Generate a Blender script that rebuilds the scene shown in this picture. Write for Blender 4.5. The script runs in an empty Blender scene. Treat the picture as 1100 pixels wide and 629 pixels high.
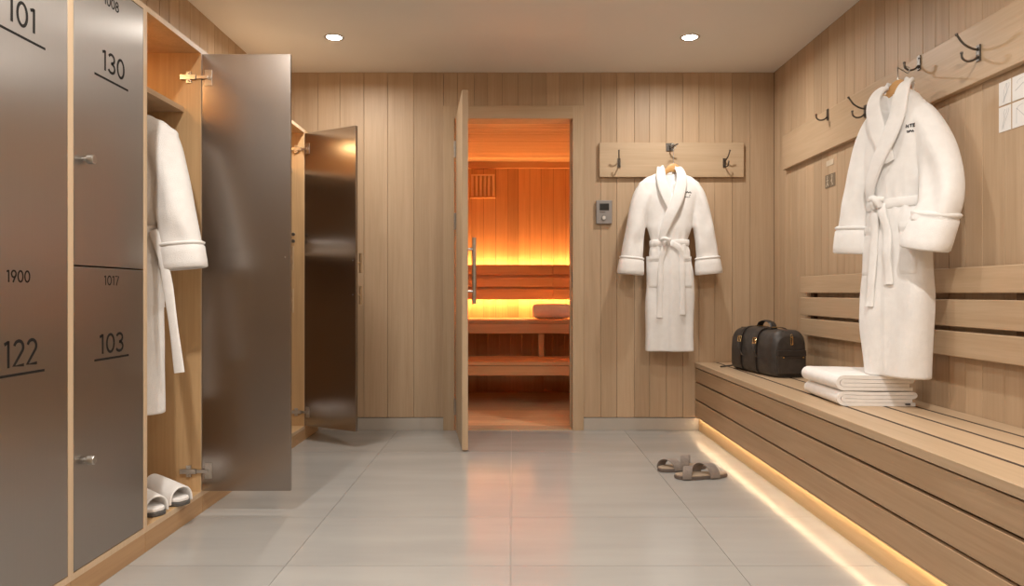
import bpy, bmesh, math, random
from mathutils import Vector, Matrix, noise
from mathutils.bvhtree import BVHTree
PI = math.pi
sc = bpy.context.scene
COL = sc.collection
F, CX, CY, CH = 770.0, 550.0, 314.5, 0.92     # focal length in px of the 1100x629 frame, camera height
D = 4.8125                                     # distance camera - far wall

# ------------------------------------------------------------------ mesh builder
class MB:
    def __init__(s): s.v = []; s.f = []; s.r = []; s.m = []; s.rnd = 0.5; s.mi = 0
    def add(s, vs, fs):
        b = len(s.v); s.v += [tuple(p) for p in vs]
        for f in fs: s.f.append([b+i for i in f]); s.r.append(s.rnd); s.m.append(s.mi)
        return s
    def box(s, x0, x1, y0, y1, z0, z1, mat=None):
        if x0 > x1: x0, x1 = x1, x0
        if y0 > y1: y0, y1 = y1, y0
        if z0 > z1: z0, z1 = z1, z0
        v = [Vector(p) for p in ((x0,y0,z0),(x1,y0,z0),(x1,y1,z0),(x0,y1,z0),(x0,y0,z1),(x1,y0,z1),(x1,y1,z1),(x0,y1,z1))]
        if mat: v = [mat @ p for p in v]
        return s.add(v, [(0,3,2,1),(4,5,6,7),(0,1,5,4),(1,2,6,5),(2,3,7,6),(3,0,4,7)])
    def loft(s, rings, cap0=True, cap1=True, loop=False):
        n = len(rings[0]); vs = [p for r in rings for p in r]; fs = []
        m = len(rings)
        for i in range(m if loop else m-1):
            a = i*n; b = ((i+1) % m)*n
            for j in range(n):
                k = (j+1) % n
                fs.append((a+j, a+k, b+k, b+j))
        if not loop:
            if cap0: fs.append(tuple(reversed(range(n))))
            if cap1: fs.append(tuple(range((m-1)*n, m*n)))
        return s.add(vs, fs)
    def tube(s, pts, r, n=10, ell=1.0, caps=True):
        pts = [Vector(p) for p in pts]; rings = []
        t0 = (pts[1]-pts[0]).normalized()
        up = Vector((0,0,1)) if abs(t0.z) < .9 else Vector((1,0,0))
        nrm = t0.cross(up).normalized()
        for i, p in enumerate(pts):
            t = (pts[min(i+1, len(pts)-1)]-pts[max(i-1,0)]).normalized()
            nrm = (nrm - t*nrm.dot(t)).normalized(); b = t.cross(nrm)
            rr = r(i/(len(pts)-1)) if callable(r) else r
            rings.append([p + nrm*math.cos(2*PI*k/n)*rr + b*math.sin(2*PI*k/n)*rr*ell for k in range(n)])
        return s.loft(rings, caps, caps)
    def cyl(s, p0, p1, r, n=24, bev=0):
        p0, p1 = Vector(p0), Vector(p1); L = (p1-p0).length; d = (p1-p0)/L
        if bev:
            pts = [p0, p0+d*bev, p1-d*bev, p1]; rs = [r-bev, r, r, r-bev]
        else: pts = [p0, p1]; rs = [r, r]
        up = Vector((0,0,1)) if abs(d.z) < .9 else Vector((1,0,0))
        a = d.cross(up).normalized(); b = d.cross(a)
        return s.loft([[p + a*math.cos(2*PI*k/n)*q - b*math.sin(2*PI*k/n)*q for k in range(n)] for p, q in zip(pts, rs)])
    def prism(s, poly, fn, d0, d1):
        """poly: 2-D points, fn(u,v,d)->3-D"""
        n = len(poly)
        return s.add([fn(u,v,d0) for u,v in poly]+[fn(u,v,d1) for u,v in poly],
            [tuple(reversed(range(n))), tuple(range(n,2*n))]+[(i,(i+1)%n,n+(i+1)%n,n+i) for i in range(n)])
    def strip(s, path, fn, w, d0, d1):
        """ribbon of width w in a 2-D plane following path, between depths d0 and d1"""
        n = len(path); L = []; R = []
        for i, p in enumerate(path):
            a = path[max(i-1,0)]; b = path[min(i+1,n-1)]
            tx, ty = b[0]-a[0], b[1]-a[1]; l = math.hypot(tx,ty) or 1
            nx, ny = -ty/l*w/2, tx/l*w/2
            if 0 < i < n-1:      # miter
                t1 = Vector((p[0]-a[0], p[1]-a[1])).normalized(); t2 = Vector((b[0]-p[0], b[1]-p[1])).normalized()
                c = max(.75, math.sqrt(max(0,(1+t1.dot(t2))/2))); nx /= c; ny /= c
            L.append((p[0]+nx,p[1]+ny)); R.append((p[0]-nx,p[1]-ny))
        return s.loft([[fn(*L[i],d0), fn(*R[i],d0), fn(*R[i],d1), fn(*L[i],d1)] for i in range(n)])

ROOTM = {}
def rootmat(o): return ROOTM.get(o.name, Matrix())
def shade(me, ang):
    if ang is None: return
    me.polygons.foreach_set('use_smooth', [True]*len(me.polygons))
    if ang < 179: me.set_sharp_from_angle(angle=math.radians(ang))
def obj(name, mb, mat, parent=None, smooth=None, bev=0, local=False, seg=2):
    vs = [Vector(p) for p in mb.v]
    loc = Vector((0,0,0))
    if parent is not None:
        if not local:
            inv = rootmat(parent).inverted(); vs = [inv @ p for p in vs]
    else:
        xs = [p.x for p in vs]; ys = [p.y for p in vs]; zs = [p.z for p in vs]
        loc = Vector(((min(xs)+max(xs))/2, (min(ys)+max(ys))/2, min(zs)))
        vs = [p-loc for p in vs]
    me = bpy.data.meshes.new(name); me.from_pydata(vs, [], mb.f)
    bm = bmesh.new(); bm.from_mesh(me); bmesh.ops.recalc_face_normals(bm, faces=bm.faces); bm.to_mesh(me); bm.free()
    at = me.attributes.new('rnd', 'FLOAT', 'FACE')
    at.data.foreach_set('value', mb.r)
    for m in (mat if isinstance(mat, (list, tuple)) else [mat]): me.materials.append(m)
    if any(mb.m): me.polygons.foreach_set('material_index', mb.m)
    shade(me, smooth)
    o = bpy.data.objects.new(name, me); COL.objects.link(o)
    if parent is not None:
        o.parent = parent; ROOTM[o.name] = rootmat(parent)
    else:
        o.location = loc; ROOTM[o.name] = Matrix.Translation(loc)
    if bev:
        b = o.modifiers.new('bevel', 'BEVEL'); b.width = bev; b.segments = seg; b.limit_method = 'ANGLE'; b.angle_limit = math.radians(35)
        if smooth is None:
            me.polygons.foreach_set('use_smooth', [True]*len(me.polygons)); b.harden_normals = True
    return o
def thing(name, label, cat, loc=(0,0,0), rotz=0, group=None):
    o = bpy.data.objects.new(name, None); COL.objects.link(o); o.empty_display_size = .05
    o.location = loc; o.rotation_euler = (0,0,rotz); o['label'] = label; o['category'] = cat
    if group: o['group'] = group
    ROOTM[o.name] = Matrix.Translation(loc) @ Matrix.Rotation(rotz, 4, 'Z')
    return o
def tag(o, label, cat, group=None, kind=None):
    o['label'] = label; o['category'] = cat
    if group: o['group'] = group
    if kind: o['kind'] = kind
    return o
def struct(name, mb, mat, label, cat, **k):
    o = obj(name, mb, mat, **k); o['kind'] = 'structure'; o['label'] = label; o['category'] = cat; return o
def dup(root, loc, rotz, label, group=None):
    r = root.copy(); COL.objects.link(r); r.location = loc; r.rotation_euler = (0,0,rotz); r['label'] = label
    if group: r['group'] = group
    for ch in list(root.children):
        c = ch.copy(); COL.objects.link(c); c.parent = r
        for g in list(ch.children):
            d = g.copy(); COL.objects.link(d); d.parent = c
    return r
def W(px, py, Y):          # point of the photo at depth Y
    return Vector(((px-CX)*Y/F, Y, CH+(CY-py)*Y/F))

# ------------------------------------------------------------------ materials
def newmat(name):
    m = bpy.data.materials.new(name); m.use_nodes = True
    nt = m.node_tree; bs = nt.nodes['Principled BSDF']
    return m, nt, bs
def N(nt, t, **k):
    n = nt.nodes.new(t)
    for a, b in k.items(): setattr(n, a, b)
    return n
def ramp(nt, stops):
    r = N(nt, 'ShaderNodeValToRGB'); e = r.color_ramp.elements
    while len(e) < len(stops): e.new(.5)
    for x, (p, c) in zip(e, stops): x.position = p; x.color = (*c, 1)
    return r
def wood(name, light, dark, grain='z', rough=.5, tint=.12, bump=.15, spec=.35, k=1.0):
    m, nt, bs = newmat(name); L = nt.links.new
    tc = N(nt,'ShaderNodeTexCoord'); at = N(nt,'ShaderNodeAttribute', attribute_name='rnd')
    oi = N(nt,'ShaderNodeObjectInfo')
    ad = N(nt,'ShaderNodeMath', operation='ADD'); L(at.outputs['Fac'], ad.inputs[0]); L(oi.outputs['Random'], ad.inputs[1])
    mu = N(nt,'ShaderNodeVectorMath', operation='SCALE'); mu.inputs[0].default_value = (37,23,11); L(ad.outputs[0], mu.inputs['Scale'])
    va = N(nt,'ShaderNodeVectorMath', operation='ADD'); L(tc.outputs['Object'], va.inputs[0]); L(mu.outputs[0], va.inputs[1])
    def tex(a, b, detail, dist):
        mp = N(nt,'ShaderNodeMapping'); mp.inputs['Scale'].default_value = {'x':(b,a,a),'y':(a,b,a),'z':(a,a,b)}[grain]
        L(va.outputs[0], mp.inputs[0])
        n = N(nt,'ShaderNodeTexNoise'); n.inputs['Scale'].default_value = 1; n.inputs['Detail'].default_value = detail
        n.inputs['Distortion'].default_value = dist; n.inputs['Roughness'].default_value = .6
        L(mp.outputs[0], n.inputs['Vector']); return n
    n1 = tex(14*k, .8*k, 3, .8); n2 = tex(110*k, 3*k, 3, .2)
    mx = N(nt,'ShaderNodeMath', operation='MULTIPLY_ADD'); L(n2.outputs[0], mx.inputs[0]); mx.inputs[1].default_value = .45
    sub = N(nt,'ShaderNodeMath', operation='MULTIPLY'); L(n1.outputs[0], sub.inputs[0]); sub.inputs[1].default_value = .6
    L(sub.outputs[0], mx.inputs[2])
    r = ramp(nt, [(.36, dark), (.66, light)]); L(mx.outputs[0], r.inputs[0])
    tn = N(nt,'ShaderNodeMapRange'); L(at.outputs['Fac'], tn.inputs[0]); tn.inputs[3].default_value = 1-tint; tn.inputs[4].default_value = 1+tint*.6
    sc_ = N(nt,'ShaderNodeVectorMath', operation='SCALE'); L(r.outputs[0], sc_.inputs[0]); L(tn.outputs[0], sc_.inputs['Scale'])
    L(sc_.outputs[0], bs.inputs['Base Color'])
    bs.inputs['Roughness'].default_value = rough; bs.inputs['Specular IOR Level'].default_value = spec
    bp = N(nt,'ShaderNodeBump'); bp.inputs['Strength'].default_value = bump; bp.inputs['Distance'].default_value = .002
    L(n2.outputs[0], bp.inputs['Height']); L(bp.outputs[0], bs.inputs['Normal'])
    return m
def plain(name, col, rough=.5, metal=0, spec=.5, nscale=0, namp=.1, bump=0, bscale=200, sheen=0, coat=0):
    m, nt, bs = newmat(name); L = nt.links.new
    bs.inputs['Roughness'].default_value = rough; bs.inputs['Metallic'].default_value = metal
    bs.inputs['Specular IOR Level'].default_value = spec
    if sheen: bs.inputs['Sheen Weight'].default_value = sheen; bs.inputs['Sheen Roughness'].default_value = .5
    if coat: bs.inputs['Coat Weight'].default_value = coat
    tc = N(nt,'ShaderNodeTexCoord')
    n = N(nt,'ShaderNodeTexNoise'); n.inputs['Scale'].default_value = nscale or 5; n.inputs['Detail'].default_value = 4
    L(tc.outputs['Object'], n.inputs['Vector'])
    r = ramp(nt, [(.35, tuple(c*(1-namp) for c in col)), (.65, tuple(min(1,c*(1+namp*.5)) for c in col))])
    L(n.outputs[0], r.inputs[0]); L(r.outputs[0], bs.inputs['Base Color'])
    if bump:
        b = N(nt,'ShaderNodeTexNoise'); b.inputs['Scale'].default_value = bscale; b.inputs['Detail'].default_value = 2
        L(tc.outputs['Object'], b.inputs['Vector'])
        bp = N(nt,'ShaderNodeBump'); bp.inputs['Strength'].default_value = bump; bp.inputs['Distance'].default_value = .003
        L(b.outputs[0], bp.inputs['Height']); L(bp.outputs[0], bs.inputs['Normal'])
    return m
def emit(name, col, strength):
    m, nt, bs = newmat(name)
    bs.inputs['Base Color'].default_value = (*col,1); bs.inputs['Emission Color'].default_value = (*col,1)
    bs.inputs['Emission Strength'].default_value = strength; return m
def steel(name, col, rough, aniso, axis='z'):
    m, nt, bs = newmat(name); L = nt.links.new
    bs.inputs['Metallic'].default_value = 1.0; bs.inputs['Anisotropic'].default_value = aniso
    tc = N(nt,'ShaderNodeTexCoord'); mp = N(nt,'ShaderNodeMapping')
    mp.inputs['Scale'].default_value = (300,300,1.5) if axis == 'z' else (1.5,1.5,300)
    L(tc.outputs['Object'], mp.inputs[0])
    n = N(nt,'ShaderNodeTexNoise'); n.inputs['Scale'].default_value = 1; n.inputs['Detail'].default_value = 3; L(mp.outputs[0], n.inputs['Vector'])
    r = ramp(nt, [(.3, tuple(c*.985 for c in col)), (.7, tuple(c*1.01 for c in col))]); L(n.outputs[0], r.inputs[0]); L(r.outputs[0], bs.inputs['Base Color'])
    mr = N(nt,'ShaderNodeMapRange'); L(n.outputs[0], mr.inputs[0]); mr.inputs[3].default_value = rough*.97; mr.inputs[4].default_value = rough*1.03
    L(mr.outputs[0], bs.inputs['Roughness'])
    ge = N(nt,'ShaderNodeNewGeometry'); cr = N(nt,'ShaderNodeVectorMath', operation='CROSS_PRODUCT')
    L(ge.outputs['Normal'], cr.inputs[0]); cr.inputs[1].default_value = (0,0,1); L(cr.outputs[0], bs.inputs['Tangent'])
    return m

OAK_L, OAK_D = (.525,.380,.250), (.445,.312,.195)
M = {}
M['wall'] = wood('oak_cladding', OAK_L, OAK_D, 'z', .48, .10)
M['oak_x'] = wood('oak_boards_x', (.54,.400,.265), (.46,.330,.205), 'x', .45, .08)
M['oak_y'] = wood('oak_boards_y', (.54,.395,.26), (.46,.325,.20), 'y', .42, .08)
M['oak_z'] = wood('oak_boards_z', (.54,.400,.265), (.46,.330,.205), 'z', .45, .08)
M['bench'] = wood('bench_wood', (.47,.32,.195), (.38,.245,.14), 'y', .42, .10)
M['bench_dark'] = wood('bench_frame_wood', (.16,.09,.045), (.10,.055,.03), 'y', .7, .1)
M['kick'] = wood('kick_wood', (.62,.44,.25), (.52,.36,.19), 'y', .5, .05)
M['locker'] = wood('locker_oak', (.60,.40,.21), (.50,.32,.16), 'z', .45, .04)
M['edge'] = wood('locker_edge', (.66,.50,.34), (.58,.43,.28), 'z', .45, .04)
M['plinth'] = wood('plinth_oak', (.50,.31,.16), (.40,.24,.12), 'y', .4, .05)
M['sauna_z'] = wood('sauna_boards', (.70,.42,.20), (.58,.33,.15), 'z', .55, .16)
M['sauna_ceil'] = wood('sauna_ceiling_slats', (.82,.60,.36), (.72,.50,.28), 'x', .55, .08)
M['sauna_pale'] = wood('vent_wood', (.84,.62,.38), (.76,.54,.32), 'z', .55, .05)
M['sauna_x'] = wood('sauna_slats', (.76,.48,.25), (.64,.38,.19), 'x', .55, .12)
M['hanger'] = wood('hanger_wood', (.62,.36,.15), (.52,.29,.11), 'x', .35, .05)
M['ceil'] = plain('ceiling_paint', (.78,.74,.68), .9, nscale=1.5, namp=.02, bump=.03, bscale=300)
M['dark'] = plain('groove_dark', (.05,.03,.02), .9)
M['steel'] = steel('brushed_steel', (.42,.395,.375), .31, .72)
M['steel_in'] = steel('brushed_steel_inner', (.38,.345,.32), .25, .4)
M['metal'] = plain('satin_metal', (.50,.48,.45), .3, 1, nscale=40, namp=.1)
M['chrome'] = plain('hinge_metal', (.55,.53,.50), .33, 1, nscale=40, namp=.1)
M['bronze'] = plain('hook_metal', (.16,.145,.13), .38, 1, nscale=60, namp=.2)
M['brass'] = plain('brass', (.75,.55,.28), .25, 1, nscale=60, namp=.2)
M['woodbar'] = plain('handle_bronze', (.50,.35,.21), .4, .2, nscale=60, namp=.1)
M['ink'] = plain('number_print', (.02,.018,.017), .7, spec=.1)
M['ink2'] = plain('embroidery_thread', (.05,.05,.055), .8, spec=.1)
M['terry'] = plain('white_terry', (.88,.87,.86), .95, spec=.15, nscale=30, namp=.03, bump=.7, bscale=420, sheen=.25)
M['terry2'] = plain('white_terry_flat', (.89,.875,.86), .95, spec=.15, nscale=30, namp=.03, bump=.35, bscale=500, sheen=.2)
M['rub'] = plain('grey_sole', (.10,.095,.09), .6, nscale=30)
M['leather'] = plain('dark_leather', (.042,.035,.031), .42, nscale=30, namp=.25, bump=.25, bscale=160)
M['strapm'] = plain('strap_leather', (.03,.024,.021), .45, nscale=40, namp=.25, bump=.2, bscale=200)
M['taupe'] = plain('taupe_leather', (.23,.19,.165), .65, nscale=40, namp=.15, bump=.25, bscale=200)
M['insole'] = plain('tan_insole', (.38,.29,.21), .7, nscale=30, namp=.12, bump=.2, bscale=250)
M['sole'] = plain('taupe_sole', (.13,.10,.085), .7, nscale=30, namp=.1)
M['plastic'] = plain('grey_plastic', (.27,.245,.23), .45)
M['screen'] = plain('display_glass', (.02,.018,.016), .15)
M['paper'] = plain('white_paper', (.80,.79,.78), .8, nscale=8, namp=.03)
M['pencil'] = plain('pencil_line', (.45,.46,.48), .8)
M['signm'] = plain('pictogram_plate', (.20,.15,.10), .6)
M['signl'] = plain('pictogram_pale', (.60,.50,.38), .6)
M['base'] = plain('skirting_tile', (.46,.42,.37), .35, nscale=3, namp=.08)
M['baulk'] = plain('service_wall', (.5,.42,.34), .9)
M['warmled'] = emit('warm_led', (1,.74,.44), 32)
M['saunaled'] = emit('sauna_led', (1,.48,.16), 68)
M['puck'] = emit('locker_lamp', (1,.62,.28), 140)
M['lens'] = emit('downlight_lens', (1,.94,.86), 30)

# floor tile material: polished light porcelain
m, nt, bs = newmat('porcelain_tile'); L = nt.links.new
tc = N(nt,'ShaderNodeTexCoord'); at = N(nt,'ShaderNodeAttribute', attribute_name='rnd')
mp = N(nt,'ShaderNodeMapping'); mp.inputs['Scale'].default_value = (.9,5,1); L(tc.outputs['Object'], mp.inputs[0])
n = N(nt,'ShaderNodeTexNoise'); n.inputs['Scale'].default_value = 1.4; n.inputs['Detail'].default_value = 5; L(mp.outputs[0], n.inputs['Vector'])
r = ramp(nt, [(.3,(.355,.345,.33)),(.7,(.405,.395,.375))]); L(n.outputs[0], r.inputs[0])
tn = N(nt,'ShaderNodeMapRange'); L(at.outputs['Fac'], tn.inputs[0]); tn.inputs[3].default_value = .96; tn.inputs[4].default_value = 1.04
s_ = N(nt,'ShaderNodeVectorMath', operation='SCALE'); L(r.outputs[0], s_.inputs[0]); L(tn.outputs[0], s_.inputs['Scale']); L(s_.outputs[0], bs.inputs['Base Color'])
n2 = N(nt,'ShaderNodeTexNoise'); n2.inputs['Scale'].default_value = 3; n2.inputs['Detail'].default_value = 3; L(tc.outputs['Object'], n2.inputs['Vector'])
mr = N(nt,'ShaderNodeMapRange'); L(n2.outputs[0], mr.inputs[0]); mr.inputs[3].default_value = .15; mr.inputs[4].default_value = .21; L(mr.outputs[0], bs.inputs['Roughness'])
bs.inputs['Specular IOR Level'].default_value = .5
M['tile'] = m
M['grout'] = plain('grout', (.36,.335,.31), .9)

# ------------------------------------------------------------------ the room
RX, LXU, LXL, YB, HZ = 1.76, -1.64, -1.90, -2.2, 2.40
R = random.Random(7)
def spans(a, b, w, rng):
    out = [a]
    while out[-1] < b-w*.6: out.append(out[-1]+w*rng.uniform(.86,1.14))
    out[-1] = b
    return list(zip(out[:-1], out[1:]))
# floor
fl = MB(); fl.mi = 1; fl.box(LXL, RX, YB, D+.1, -.06, -.003); fl.mi = 0
gx = [LXL, -1.53, -.765, -.0045, .752, 1.51, RX]; gy = [YB, -1.2, 0, 1.2, 2.42, 2.945, 4.15, D+.1]
for x0, x1 in zip(gx[:-1], gx[1:]):
    for y0, y1 in zip(gy[:-1], gy[1:]):
        fl.rnd = R.random(); g = .0012
        fl.box(x0+g, x1-g, y0+g, y1-g, -.04, 0)
struct('floor', fl, [M['tile'], M['grout']], 'light grey polished porcelain floor in large tiles', 'floor')
c = MB(); c.box(LXL, RX, YB, D+.1, HZ, HZ+.06)
struct('ceiling', c, M['ceil'], 'plain warm white ceiling with recessed downlights', 'ceiling')
# far wall
DX0, DX1, DZ = -.385, .406, 2.086
w = MB(); w.mi = 1
w.box(LXL, DX0-.01, D+.012, D+.11, 0, HZ); w.box(DX1+.01, RX+.05, D+.012, D+.11, 0, HZ); w.box(DX0-.01, DX1+.01, D+.012, D+.11, DZ+.01, HZ)
w.mi = 0
for a, b in spans(LXU, DX0-.075, .158, R)+spans(DX0-.075, DX1+.074, .1, R)+spans(DX1+.074, RX, .107, R):
    w.rnd = R.random(); mid = (a+b)/2
    z0 = DZ+.087 if DX0-.07 < mid < DX1+.07 else .086
    w.box(a+.0007, b-.0007, D, D+.014, z0, HZ)
struct('wall_back', w, [M['wall'], M['dark']], 'far wall clad in vertical oak boards around the sauna doorway', 'wall', bev=.0018)
w = MB(); w.mi = 1; w.box(RX+.012, RX+.1, YB, D+.1, 0, HZ); w.mi = 0
for a, b in spans(YB, D, .104, R):
    w.rnd = R.random(); w.box(RX, RX+.014, a+.0008, b-.0008, 0, HZ)
struct('wall_right', w, [M['wall'], M['dark']], 'side wall of vertical oak boards above the bench', 'wall', bev=.0018)
w = MB(); w.mi = 1; w.box(LXL-.1, LXL, YB, D+.1, 0, HZ); w.box(LXL, LXU-.012, YB, D, 1.955, HZ); w.mi = 0
for a, b in spans(YB, D, .104, R):
    w.rnd = R.random(); w.box(LXU-.014, LXU, a+.0013, b-.0013, 1.95, HZ)
    if b < 1.2: w.box(LXL, LXL+.014, a+.0013, b-.0013, 0, 1.95)
struct('wall_left', w, [M['wall'], M['dark']], 'oak boarded wall above the row of lockers', 'wall', bev=.0018)
w = MB(); w.mi = 1; w.box(LXL, RX, YB-.1, YB-.012, 0, HZ); w.mi = 0
for a, b in spans(LXL, RX, .104, R):
    w.rnd = R.random(); w.box(a+.0012, b-.0012, YB-.014, YB, 0, HZ)
struct('wall_front', w, [M['wall'], M['dark']], 'oak boarded wall behind the viewer', 'wall', bev=.0018)
for nm, a, b, lb in (('baseboard_left', LXU, DX0-.075, 'grey tile skirting between lockers and sauna door'), ('baseboard_right', DX1+.074, 1.255, 'pale tile skirting between sauna door and bench')):
    w = MB()
    for u, v in spans(a, b, .76, R): w.rnd = R.random(); w.box(u+.001, v-.001, D-.006, D+.012, 0, .082)
    struct(nm, w, M['base'], lb, 'skirting', bev=.0015)
# door casing and jamb
w = MB()
w.rnd=.6; w.box(DX0-.075, DX0, D-.016, D+.012, 0, DZ+.087); w.rnd=.4; w.box(DX1, DX1+.074, D-.016, D+.012, 0, DZ+.087)
struct('trim_1', w, M['oak_z'], 'upright oak casings either side of the sauna doorway', 'door trim', bev=.002)
w = MB(); w.box(DX0, DX1, D-.016, D+.012, DZ, DZ+.087)
struct('trim_2', w, M['oak_x'], 'oak head casing over the sauna doorway', 'door trim', bev=.002)
w = MB(); w.box(DX0-.012, DX0, D+.012, D+.14, 0, DZ); w.box(DX1, DX1+.012, D+.012, D+.14, 0, DZ); w.box(DX0, DX1, D+.012, D+.14, DZ, DZ+.012)
w.box(DX1-.012, DX1, D+.06, D+.10, 0, DZ-.0)
struct('trim_3', w, M['oak_z'], 'oak jamb lining the sauna doorway', 'door jamb', bev=.0015)
w = MB(); w.box(DX0, DX1, D-.012, D+.14, 0, .006)
struct('trim_4', w, M['oak_x'], 'low oak threshold of the sauna doorway', 'threshold')
# strike plate
sp = MB(); sp.box(DX1-.0015, DX1+.001, D-.014, D+.03, .92+5/160, .92+29/160); sp.box(DX1-.004, DX1-.0015, D-.006, D+.01, .92+12/160, .92+22/160)
tag(obj('strike_plate', sp, M['bronze']), 'dark metal strike plate on the sauna door jamb', 'strike plate')

# ------------------------------------------------------------------ sauna room
SY0, SY1, SX, SZ = D+.14, 6.74, 1.15, 2.15
w = MB(); w.mi = 1; w.box(-SX-.1, SX+.1, SY1+.012, SY1+.08, 0, SZ+.05); w.mi = 0
for a, b in spans(-SX, SX, .107, R): w.rnd = R.random(); w.box(a+.001, b-.001, SY1, SY1+.014, 0, SZ)
struct('wall_sauna_back', w, [M['sauna_z'], M['dark']], 'vertical boards of the lit sauna rear wall', 'wall', bev=.002)
for nm, s in (('wall_sauna_left', -1), ('wall_sauna_right', 1)):
    w = MB(); w.mi = 1; w.box(s*(SX+.012), s*(SX+.08), SY0, SY1+.02, 0, SZ+.05); w.mi = 0
    for a, b in spans(SY0, SY1, .107, R): w.rnd = R.random(); w.box(s*SX, s*(SX+.014), a+.001, b-.001, 0, SZ)
    struct(nm, w, [M['sauna_z'], M['dark']], 'boarded side wall inside the sauna, %s of the doorway' % ('left' if s < 0 else 'right'), 'wall', bev=.002)
w = MB()
w.box(-SX, DX0-.012, SY0-.028, SY0, 0, SZ); w.box(DX1+.012, SX, SY0-.028, SY0, 0, SZ); w.box(DX0-.012, DX1+.012, SY0-.028, SY0, DZ+.012, SZ)
struct('wall_sauna_front', w, M['sauna_z'], 'inner face of the sauna wall around the doorway', 'wall')
w = MB(); w.mi = 1; w.box(-SX, SX, SY0-.03, SY1, SZ+.016, SZ+.06); w.mi = 0
for a, b in spans(SY0-.02, SY1, .062, R): w.rnd = R.random(); w.box(-SX, SX, a+.007, b-.007, SZ, SZ+.018)
struct('ceiling_sauna', w, [M['sauna_ceil'], M['dark']], 'slatted sauna ceiling glowing orange', 'ceiling', bev=.003)
w = MB(); w.mi = 1; w.box(-SX, SX, SY0-.0, SY1, -.04, -.004); w.mi = 0
for a, b in spans(SY0, SY1, .12, R): w.rnd = R.random(); w.box(-SX, SX, a+.001, b-.001, -.03, .002)
struct('floor_sauna', w, [M['sauna_ceil'], M['dark']], 'boarded sauna floor behind the threshold', 'floor')
w = MB(); w.box(-SX, SX, SY1-.022, SY1, SZ-.062, SZ)
struct('trim_5', w, M['sauna_x'], 'moulding under the sauna ceiling along its rear wall', 'moulding', bev=.004)

def sauna_bench(nm, lb, yf, yb, z, fh, posts, kick=None):
    t = thing(nm, lb, 'bench', (0,(yf+yb)/2,0), group=None)
    ww = (yb-yf)/4
    for i in range(4):
        s = MB(); s.rnd = R.random(); s.box(-SX+.003, SX-.003, yf+i*ww+.003, yf+(i+1)*ww-.003, z-.028, z); obj('seat_slat', s, M['sauna_x'], t, bev=.003)
    s = MB(); s.rnd = .3; s.box(-SX+.003, SX-.003, yf+.010, yf+.034, z-fh, z-.030); obj('fascia_board', s, M['sauna_x'], t, bev=.003)
    for px in posts:
        s = MB(); s.box(px-.025, px+.025, yf+.036, yf+.09, 0 if not kick else kick, z-.03); obj('leg', s, M['sauna_z'], t, bev=.003)
    return t
sauna_bench('sauna_bench', 'upper orange lit sauna bench with rolled towel on it', 6.10, 6.70, .69, .115, (-.9,.25,.9), .3755)
sauna_bench('sauna_bench', 'lower sauna step bench nearer the doorway', 5.66, 6.22, .375, .108, (-.9,.9))
s = MB()
for a, b in spans(-SX+.003, SX-.003, .1, R): s.rnd=R.random(); s.box(a+.001, b-.001, 6.66, 6.675, .003, .655)
tag(obj('riser_panel', s, M['sauna_z'], bev=.002), 'shadowed board panel closing the space under the sauna benches', 'panel')
t = thing('sauna_slat_panel', 'three slat backrest lit from behind above upper sauna bench', 'backrest', (0,6.62,.86))
for z0, z1 in ((.86,.957),(.977,1.06),(1.087,1.18)):
    s = MB(); s.rnd = R.random(); s.box(-SX+.003, .375, 6.60, 6.622, z0, z1); obj('slat', s, M['sauna_x'], t, bev=.003)
    s = MB(); s.rnd = R.random(); s.box(.377, SX-.003, 6.60, 6.622, z0, z1); obj('slat', s, M['sauna_x'], t, bev=.003)
for x in (-.8,.376,.9):
    s = MB(); s.box(x-.022, x+.022, 6.635, 6.7390, .89, 1.15); obj('bracket', s, M['sauna_z'], t, bev=.002)
s = MB(); s.box(-SX+.003, SX-.003, 6.624, 6.634, .872, 1.168); obj('led_baffle_board', s, M['sauna_x'], t)  # added board, keeps LED light from shining through the slat gaps
for z in (.875, 1.158):
    s = MB()
    s.box(-SX+.05, SX-.05, 6.665, 6.685, z, z+.008); obj('led_strip', s, M['saunaled'], t)
t = thing('wall_vent', 'slatted wooden vent grille high on the sauna wall', 'vent', (-.27,6.73,1.81))
s = MB(); s.box(-.385,-.16,6.728,6.739,1.82,2.03); obj('backing', s, M['sauna_z'], t)
s = MB()
for i in range(6): s.rnd=R.random(); s.box(-.382+i*.039,-.382+i*.039+.024,6.704,6.728,1.825,2.03)
s.box(-.385,-.16,6.700,6.7035,2.015,2.03)
obj('slats', s, M['sauna_pale'], t, bev=.002)
s = MB(); s.box(-.39,-.155,6.70,6.738,1.808,1.825); obj('bottom_lip', s, M['sauna_x'], t, bev=.002)
t = thing('sauna_fill_lamp', 'small orange fill lamp added out of view above the doorway inside the sauna', 'lamp', (0,SY0+.04,2.02))  # unseen lamp, added to light the sauna bench fronts
s = MB(); s.box(-.16,.16,SY0+.0005,SY0+.03,2.105,2.145); obj('lamp_base', s, M['sauna_x'], t, bev=.003)
s = MB(); s.box(-.10,.10,SY0+.03,SY0+.045,2.115,2.14); obj('lamp_shade', s, M['saunaled'], t, bev=.003)
# rolled towel on upper bench
s = MB(); n = 28; rings = []
xs = [(.182,.02),(.187,.045),(.20,.06),(.23,.066),(.45,.066),(.50,.064),(.515,.058),(.52,.05)]
for x, rr in xs: rings.append([(x, 6.42+rr*1.05*math.cos(2*PI*k/n), .757+rr*math.sin(2*PI*k/n)) for k in range(n)])
s.loft(rings)
sp = [(6.42+(.004+.0027*a)*math.cos(a), .757+(.004+.0027*a)*math.sin(a)) for a in [i*.35 for i in range(55)]]
s.strip(sp, lambda u,v,d:(d,u,v), .004, .519, .526)
tag(obj('rolled_towel', s, M['terry2'], smooth=50), 'rolled towel lying on the upper sauna bench', 'towel')

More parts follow.
